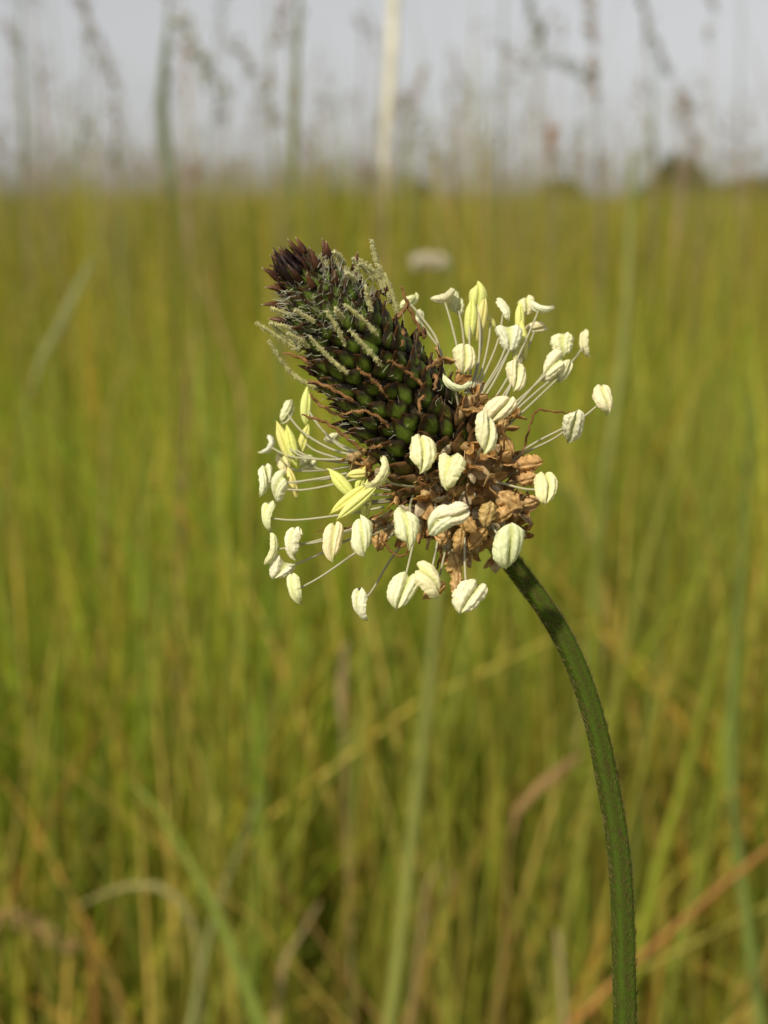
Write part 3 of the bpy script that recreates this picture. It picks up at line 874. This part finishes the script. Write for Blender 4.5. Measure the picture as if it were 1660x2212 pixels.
# against the meadow
grass_thing('grass_plant', 'long pale green grass stalk curving down behind the right hand anthers', 'grass stem', 0.42, [(1368, 330), (1356, 650), (1325, 930), (1290, 1200), (1255, 1550), (1215, 1900), (1190, 2150)], 5.2, PALE, .7, prof=([0, .08, .5, 1], [.5, .9, 1, .9]))
grass_thing('grass_plant', 'pale green grass stalk standing below the hanging anthers', 'grass stem', 0.36, [(948, 1235), (938, 1380), (918, 1580), (895, 1780), (870, 1990), (850, 2150)], 4.6, (.30, .33, .08), .7, prof=([0, .1, 1], [.6, 1, 1]))
grass_thing('grass_plant', 'broad green grass blade bent over to a thin grey tip', 'grass blade', 0.34, [(285, 1690), (330, 1735), (385, 1820), (430, 1900), (480, 2000), (530, 2130)], 6.0, (.27, .34, .06), .2, prof=([0, .2, .5, 1], [.15, .8, 1, .9]))
grass_thing('grass_plant', 'arched pale tan blade lying across in front of green grass', 'grass blade', 0.40, [(165, 1960), (230, 1928), (310, 1910), (380, 1935), (420, 2010), (430, 2120)], 3.2, (.36, .33, .13), .3, prof=([0, .1, .2, .3, 1], [.3, 1, .8, .25, .2]))
grass_thing('seeding_grass', 'tan drooping seed head bending low over an orange stalk', 'grass', 0.42, [(110, 2010), (180, 2050), (240, 2110), (260, 2200)], 1.6, TAN, .8, head=([(-40, 1985), (40, 1980), (100, 2010), (150, 2045)], 0.42, 60, 0.004, 0.008, (.42, .29, .13)))
grass_thing('grass_plant', 'orange dry grass stalk standing under the tan drooping seed head', 'grass stem', 0.40, [(188, 1990), (200, 2060), (206, 2212)], 3.4, ORG, .7, prof=([0, .2, 1], [.7, 1, 1]))
grass_thing('grass_plant', 'thin orange stalk leaning beside the tan drooping seed head', 'grass stem', 0.44, [(330, 1420), (170, 1650), (60, 1860), (-10, 2010)], 2.4, ORG, .7)
grass_thing('grass_plant', 'pale green stalk crossing behind the broad bent green blade', 'grass stem', 0.38, [(560, 1720), (520, 1830), (470, 1960), (440, 2080), (415, 2212)], 4.2, (.28, .30, .11), .7)
grass_thing('grass_plant', 'straight yellow green blade leaning away from the plantain stem', 'grass blade', 0.35, [(1570, 1320), (1535, 1470), (1480, 1680), (1430, 1850), (1395, 1990), (1360, 2180)], 5.8, YEL, .2, prof=([0, .25, .6, 1], [.4, .85, 1, .8]))
grass_thing('grass_plant', 'orange brown dry stalk slanting low across to the plantain stem', 'grass stem', 0.34, [(1720, 1790), (1600, 1880), (1490, 1975), (1385, 2070), (1290, 2160)], 2.8, (.40, .21, .06), .7, prof=([0, .3, 1], [.9, 1, 1]))
grass_thing('grass_plant', 'tall bluish green blade beside the slanting orange stalk', 'grass blade', 0.40, [(1625, 860), (1612, 1100), (1590, 1400), (1580, 1650), (1600, 1880), (1640, 2180)], 5.2, (.21, .27, .06), .25)
grass_thing('grass_plant', 'pale green streak of a blade leaning over the far meadow left of the spike', 'grass blade', 0.62, [(205, 545), (165, 630), (120, 720), (80, 800), (40, 960)], 6.6, (.30, .32, .11), .2, prof=([0, .05, .12, .20, 1], [.3, 1, .9, .15, .10]))
grass_thing('white_flower', 'small whitish flower head floating over the meadow beside the feathery styles', 'flower', 0.9, [(925, 566), (915, 640), (900, 760), (890, 1000)], 1.6, GR, .8, head=([(895, 567), (925, 561), (957, 567)], 0.9, 190, 0.0065, 0.008, (.80, .74, .60), 0.0))
grass_thing('grass_plant', 'orange tan dead blade tip pointing across behind the plantain stem', 'grass blade', 0.40, [(1262, 1625), (1215, 1660), (1160, 1705), (1120, 1745), (1100, 1830), (1090, 2000)], 4.8, (.36, .23, .09), .3, prof=([0, .03, .09, .14, 1], [.2, .9, .9, .18, .14]))
grass_thing('grass_plant', 'small upright tan leaf below the long left hand filaments', 'grass blade', 0.42, [(748, 1385), (742, 1440), (738, 1500), (745, 1640), (750, 1800)], 5.0, (.40, .30, .15), .3, prof=([0, .03, .07, .11, 1], [.3, 1, .8, .2, .16]))
grass_thing('grass_plant', 'pinkish brown dry stalk left of the stamens', 'grass stem', 0.6, [(410, 720), (405, 860), (395, 1060), (392, 1300), (380, 1600)], 6.4, (.32, .20, .10), .7)
grass_thing('grass_plant', 'bright green upright blade under the lowest left hand anthers', 'grass stem', 0.42, [(585, 1150), (578, 1300), (566, 1500), (560, 1700), (552, 2000)], 4.6, (.17, .25, .02), .4)
grass_thing('grass_plant', 'short orange blade beside the lower plantain stem', 'grass blade', 0.37, [(1318, 1990), (1290, 2060), (1262, 2120), (1240, 2200)], 3.6, (.42, .24, .04), .3)
grass_thing('grass_plant', 'pale straw stalk standing at the foot of the short orange blade', 'grass stem', 0.37, [(1205, 2010), (1212, 2100), (1220, 2212)], 3.0, (.40, .33, .16), .7, prof=([0, .3, 1], [.6, 1, 1]))
grass_thing('grass_plant', 'thin rusty stalk slanting down between the green stalks', 'grass stem', 0.36, [(540, 1830), (600, 1910), (670, 1995), (730, 2080)], 2.2, (.30, .18, .06), .7)
grass_thing('grass_plant', 'folded tan dead leaf leaning by the thin rusty stalk', 'grass blade', 0.36, [(690, 1950), (650, 2020), (615, 2080), (600, 2180)], 4.2, (.38, .30, .14), .3)
grass_thing('grass_plant', 'bent straw coloured leaf curling at its top near the pale stalk', 'grass blade', 0.38, [(910, 2010), (960, 1935), (985, 1890), (960, 1860), (925, 1900), (900, 2100)], 2.8, (.36, .26, .12), .3)
grass_thing('grass_plant', 'thin pale blade arching over behind the brown withered flowers', 'grass blade', 0.55, [(1000, 1110), (1090, 1050), (1180, 1040), (1250, 1090), (1290, 1250), (1310, 1500)], 3.4, (.30, .28, .11), .3)
grass_thing('grass_plant', 'slim yellow green blade right of the long pale stalk', 'grass blade', 0.45, [(1440, 1150), (1420, 1400), (1395, 1600), (1372, 1800), (1360, 2000)], 3.8, (.22, .26, .045), .4)
grass_thing('grass_plant', 'tan stalk with bent top over the meadow left of the spike', 'grass stem', 0.6, [(300, 770), (258, 820), (236, 880), (226, 1000), (222, 1300)], 3.6, (.36, .27, .09), .6)
grass_thing('grass_plant', 'pale orange dry stalk bending down between spike and pinkish stalk', 'grass stem', 0.65, [(430, 590), (470, 690), (505, 800), (525, 900), (540, 1200)], 5.0, (.36, .25, .10), .6)

# ------------------------------------------------------------------ meadow grass
PAL = np.array((1.70, 1.68, 0.84)) * np.array([(0.100, 0.140, 0.016), (0.125, 0.150, 0.020), (0.165, 0.170, 0.026), (0.085, 0.115, 0.018), (0.20, 0.19, 0.035), (0.23, 0.165, 0.055), (0.30, 0.215, 0.10), (0.125, 0.165, 0.055), (0.27, 0.155, 0.045)]) * 1.12
def blades(name, n, ymin, ymax, hmin, hmax, wmin, wmax, seed, seg=4, wedge=0.62, power=2.0, weights=None, lean=0.35, mat=M_GRASS, near_clear=0.50, label='', tall=0.0, tint=(1, 1, 1), tuft=None):
    r = np.random.default_rng(seed)
    u = r.random(n)
    y = (ymin ** power + u * (ymax ** power - ymin ** power)) ** (1 / power)
    x = (r.random(n) * 2 - 1) * (y * wedge + 0.15)
    if tuft:
        cy_ = ymin + (ymax - ymin) * r.random(tuft) ** 1.2
        cx_ = (r.random(tuft) * 2 - 1) * (cy_ * wedge + 0.15)
        k_ = r.integers(0, tuft, n)
        x = cx_[k_] + r.normal(0, 0.04, n) * (1 + 0.3 * cy_[k_]); y = cy_[k_] + r.normal(0, 0.06, n)
    # patches of taller / shorter, greener / drier grass
    patch = np.sin(x * 3.1 + 1.3 * np.sin(y * 2.3)) + np.sin(y * 1.7 + x * 1.1 + 2)
    patch2 = np.sin(x * 0.9 / (0.12 * y + 0.4) * 1.7 + y * 0.8) + 0.7 * np.sin(x * 2.3 / (0.12 * y + 0.4) + y * 0.37 + 1)
    h = r.uniform(hmin, hmax, n) * (1 + 0.08 * patch + 0.08 * patch2)
    if tall: h = (hmin + np.minimum(r.exponential(tall, n), hmax - hmin)) * (1 + 0.03 * patch + 0.09 * patch2)
    az = r.random(n) * 2 * np.pi
    ln = np.abs(r.normal(0, lean, n))
    ln = np.minimum(ln, 1.3)
    w = r.uniform(wmin, wmax, n)
    if weights is None: weights = [.20, .18, .16, .12, .10, .07, .06, .07, .04]
    wt = np.array(weights, float); wt /= wt.sum()
    ci = r.choice(len(PAL), n, p=wt)
    col = PAL[ci] * r.uniform(0.75, 1.25, (n, 1)) * np.array(tint)
    pt3 = np.sin(x * 9.0 + 2 * np.sin(y * 5.0)) + np.sin(y * 7.3 + x * 4.0)
    dry = np.clip(patch * 0.16 + pt3 * 0.16 + 0.12, 0, 0.6)[:, None]
    col = col * (1 - dry) + np.array((0.30, 0.23, 0.075)) * dry
    if tuft: h = r.uniform(0.82, 1.0, n) * (hmin + (hmax - hmin) * r.random(tuft) ** 1.3)[k_]
    yaw = r.random(n) * np.pi
    rows = []
    tt = np.linspace(0, 1, seg + 1)
    dirx, diry = np.cos(az), np.sin(az)
    sx, sy = np.cos(yaw), np.sin(yaw)
    V = np.zeros((n, (seg + 1) * 2, 3), np.float64)
    for k, t_ in enumerate(tt):
        bendk = ln * t_ ** 1.8
        px_ = x + dirx * h * bendk * 0.9
        py_ = y + diry * h * bendk * 0.9
        pz_ = h * t_ * (1 - 0.32 * np.minimum(ln, 1.2) * t_ ** 1.5) - 0.003
        ww = w * 0.5 * np.interp(t_, [0, .3, .75, 1], [.7, 1, .6, .06])
        V[:, 2 * k, 0] = px_ - sx * ww; V[:, 2 * k, 1] = py_ - sy * ww; V[:, 2 * k, 2] = pz_
        V[:, 2 * k + 1, 0] = px_ + sx * ww; V[:, 2 * k + 1, 1] = py_ + sy * ww; V[:, 2 * k + 1, 2] = pz_
    # nothing but the plantain stands close in front of the lens
    fx, fy, fd = project(V.reshape(-1, 3))
    bad = ((fd < near_clear) & (fd > 0) & (fx > -350) & (fx < 2010) & (fy > -200) & (fy < 2500)).reshape(n, -1).any(1)
    cp = np.hypot(V[:, :, 0], V[:, :, 1] - 0.02).min(1) < 0.10
    keep = ~(bad | (cp & (h > 0.12)))
    V = V[keep]; col = col[keep]
    n = len(V)
    m = (seg + 1) * 2
    base_i = (np.arange(n) * m)[:, None]
    quads = np.concatenate([base_i + np.array([2 * k, 2 * k + 1, 2 * k + 3, 2 * k + 2])[None, :] for k in range(seg)], 1).reshape(-1)
    nq = n * seg
    me = bpy.data.meshes.new(name)
    me.vertices.add(n * m)
    me.vertices.foreach_set('co', V.reshape(-1).astype(np.float32))
    me.loops.add(nq * 4)
    me.loops.foreach_set('vertex_index', quads.astype(np.int32))
    me.polygons.add(nq)
    me.polygons.foreach_set('loop_start', np.arange(0, nq * 4, 4, dtype=np.int32))
    me.polygons.foreach_set('loop_total', np.full(nq, 4, np.int32))
    me.update(calc_edges=True)
    a = me.color_attributes.new('col', 'FLOAT_COLOR', 'POINT')
    c4 = np.ones((n * m, 4), np.float32)
    c4[:, :3] = np.repeat(col, m, 0)
    a.data.foreach_set('color', c4.ravel())
    me.materials.append(mat)
    return me
def stuff(name, me, label, cat):
    link(name, me, None, label, cat, kind='stuff')
stuff('meadow_grass', blades('meadow_grass', 42000, 0.42, 3.4, 0.16, 0.47, 0.0018, 0.0042, 11, 5, 0.50, 1.5, [.30, .18, .10, .15, .06, .05, .05, .09, .02], tint=(1.22, 1.27, 1.15)), 'olive and green blades of the meadow behind the plantain', 'grass')
stuff('dead_grass', blades('dead_grass', 24000, 0.42, 3.4, 0.08, 0.40, 0.0014, 0.0036, 12, 5, 0.50, 1.5, [.02, .04, .06, .03, .12, .22, .30, .03, .18], 0.75, M_DRY, tint=(1.12, 1.15, 1.15)), 'tan and rusty dead blades low between the green grass', 'dead grass')
stuff('distant_grass', blades('distant_grass', 60000, 2.8, 60, 0.26, 0.52, 0.006, 0.020, 13, 3, 0.50, 1.25, [.17, .18, .18, .10, .13, .09, .06, .06, .03], tint=(1.06, 1.08, 1.1)), 'far meadow grass running to the horizon', 'grass')
stuff('tall_grass_stems', blades('tall_grass_stems', 26000, 1.3, 12, 0.49, 0.95, 0.0018, 0.0038, 14, 5, 0.46, 1.3, [.12, .14, .16, .04, .17, .14, .16, .06, .01], 0.2, M_DRY, tall=0.07), 'thin flowering grass stems rising above the meadow into the sky', 'grass')
stuff('tufted_grass', blades('tufted_grass', 2200, 0.55, 1.4, 0.20, 0.47, 0.003, 0.0055, 15, 6, 0.5, 1.2, [.26, .20, .10, .12, .08, .06, .06, .10, .02], 0.3, tint=(1.25, 1.34, 1.1)), 'broader green leaves scattered through the nearer grass', 'grass')

stuff('tussock_grass', blades('tussock_grass', 16000, 2.4, 9, 0.555, 0.68, 0.003, 0.007, 16, 4, 0.44, 1.3, [.18, .18, .16, .12, .12, .10, .06, .06, .02], 0.22, tuft=55), 'uneven tussocks whose tops break the line of the horizon', 'grass')

# loose seed heads far back in the meadow, too many and too soft to tell apart
mb = MB()
r = np.random.default_rng(21)
for _ in range(900):
    y = 1.6 + 9 * r.random() ** 1.4
    x = (r.random() * 2 - 1) * (y * 0.42 + 0.1)
    h = 0.55 + 0.24 * r.random() ** 1.6 + 0.006 * y
    p = np.array((x, y, h))
    dr = np.array((r.normal() * .4, r.normal() * .3, 1.0)); dr /= np.linalg.norm(dr)
    c = np.array([(.34, .27, .18), (.42, .34, .22), (.28, .28, .16), (.40, .27, .21)][int(r.integers(0, 4))])
    Lh = r.uniform(0.03, 0.07)
    for j in range(12):
        q = p + dr * Lh * j / 12 + r.normal(size=3) * 0.005
        e = q + dr * 0.010 + r.normal(size=3) * 0.005
        tube(mb, np.array([q, (q + e) / 2, e]), np.array((0.0004, 0.0018, 0.0003)), c * r.uniform(0.8, 1.2), k=3)
    tube(mb, np.array([(x - dr[0] * .1, y, -0.003), (x - dr[0] * .03, y, h * .6), p]), 0.0008, c, k=3)
stuff('seeding_meadow_grass', mb.mesh('seeding_meadow_grass', M_DRY), 'soft brown seed heads of many grasses above the far meadow', 'grass')

# ------------------------------------------------------------------ bushes on the horizon
def shrub(label, x, y_top, d, width, n, col, seed):
    r = np.random.default_rng(seed)
    p = at(x, 430, d)
    top = at(x, y_top, d)[2]
    o = link('shrub', None, None, label, 'shrub', 'bushes beyond the meadow', loc=Vector((p[0], p[1], 0)))
    mb = MB()
    for k in range(4):
        a = k * 1.6 + r.random()
        tube(mb, resample([(0, 0, -0.02), (math.cos(a) * width * .08, math.sin(a) * width * .08, top * .4), (math.cos(a) * width * .28, math.sin(a) * width * .28, top * .8)], 6), np.linspace(.05, .012, 6), (.10, .075, .05), k=5)
    link('trunk', mb.mesh('trunk', M_DRY), o)
    V = []; f = []; C = []
    n = int(n * 1.6)
    lp = r.random(4) * 6.28
    for i in range(n):
        d3 = r.normal(size=3); d3[2] = abs(d3[2]); d3 /= np.linalg.norm(d3)
        an = math.atan2(d3[1], d3[0])
        lump = 0.86 + 0.10 * math.sin(3 * an + lp[0]) + 0.08 * math.sin(5 * an + 4 * d3[2] + lp[1]) + 0.05 * math.sin(9 * d3[2] + lp[2])
        q = d3 * np.array((width / 2, width / 2, top)) * lump * r.uniform(0.15, 1.0) ** 0.4
        q[2] += 0.08
        a = r.normal(size=3); a /= np.linalg.norm(a); b = np.cross(a, r.normal(size=3)); b /= np.linalg.norm(b)
        s = r.uniform(.05, .10)
        V += [q - a * s, q + b * s * .5, q + a * s, q - b * s * .5]
        f.append((4 * i, 4 * i + 1, 4 * i + 2, 4 * i + 3))
        C += [np.array(col) * r.uniform(.7, 1.3)] * 4
    mb = MB(); mb.add(np.array(V), f, np.array(C))
    link('crown', mb.mesh('crown', M_LEAF, smooth=False), o)
shrub('dark rounded bush standing highest on the horizon', 1460, 345, 30, 2.35, 8000, (.085, .100, .030), 1)
shrub('low green bush at the far meadow edge beside the pale stalk', 1215, 390, 34, 1.7, 4000, (.075, .095, .024), 2)
shrub('wide olive bush beyond the faint lone grey stem', 1640, 380, 32, 3.0, 5000, (.10, .10, .028), 3)
shrub('small dull bush on the horizon behind the pinkish seed head', 905, 402, 38, 1.4, 3000, (.085, .075, .025), 4)
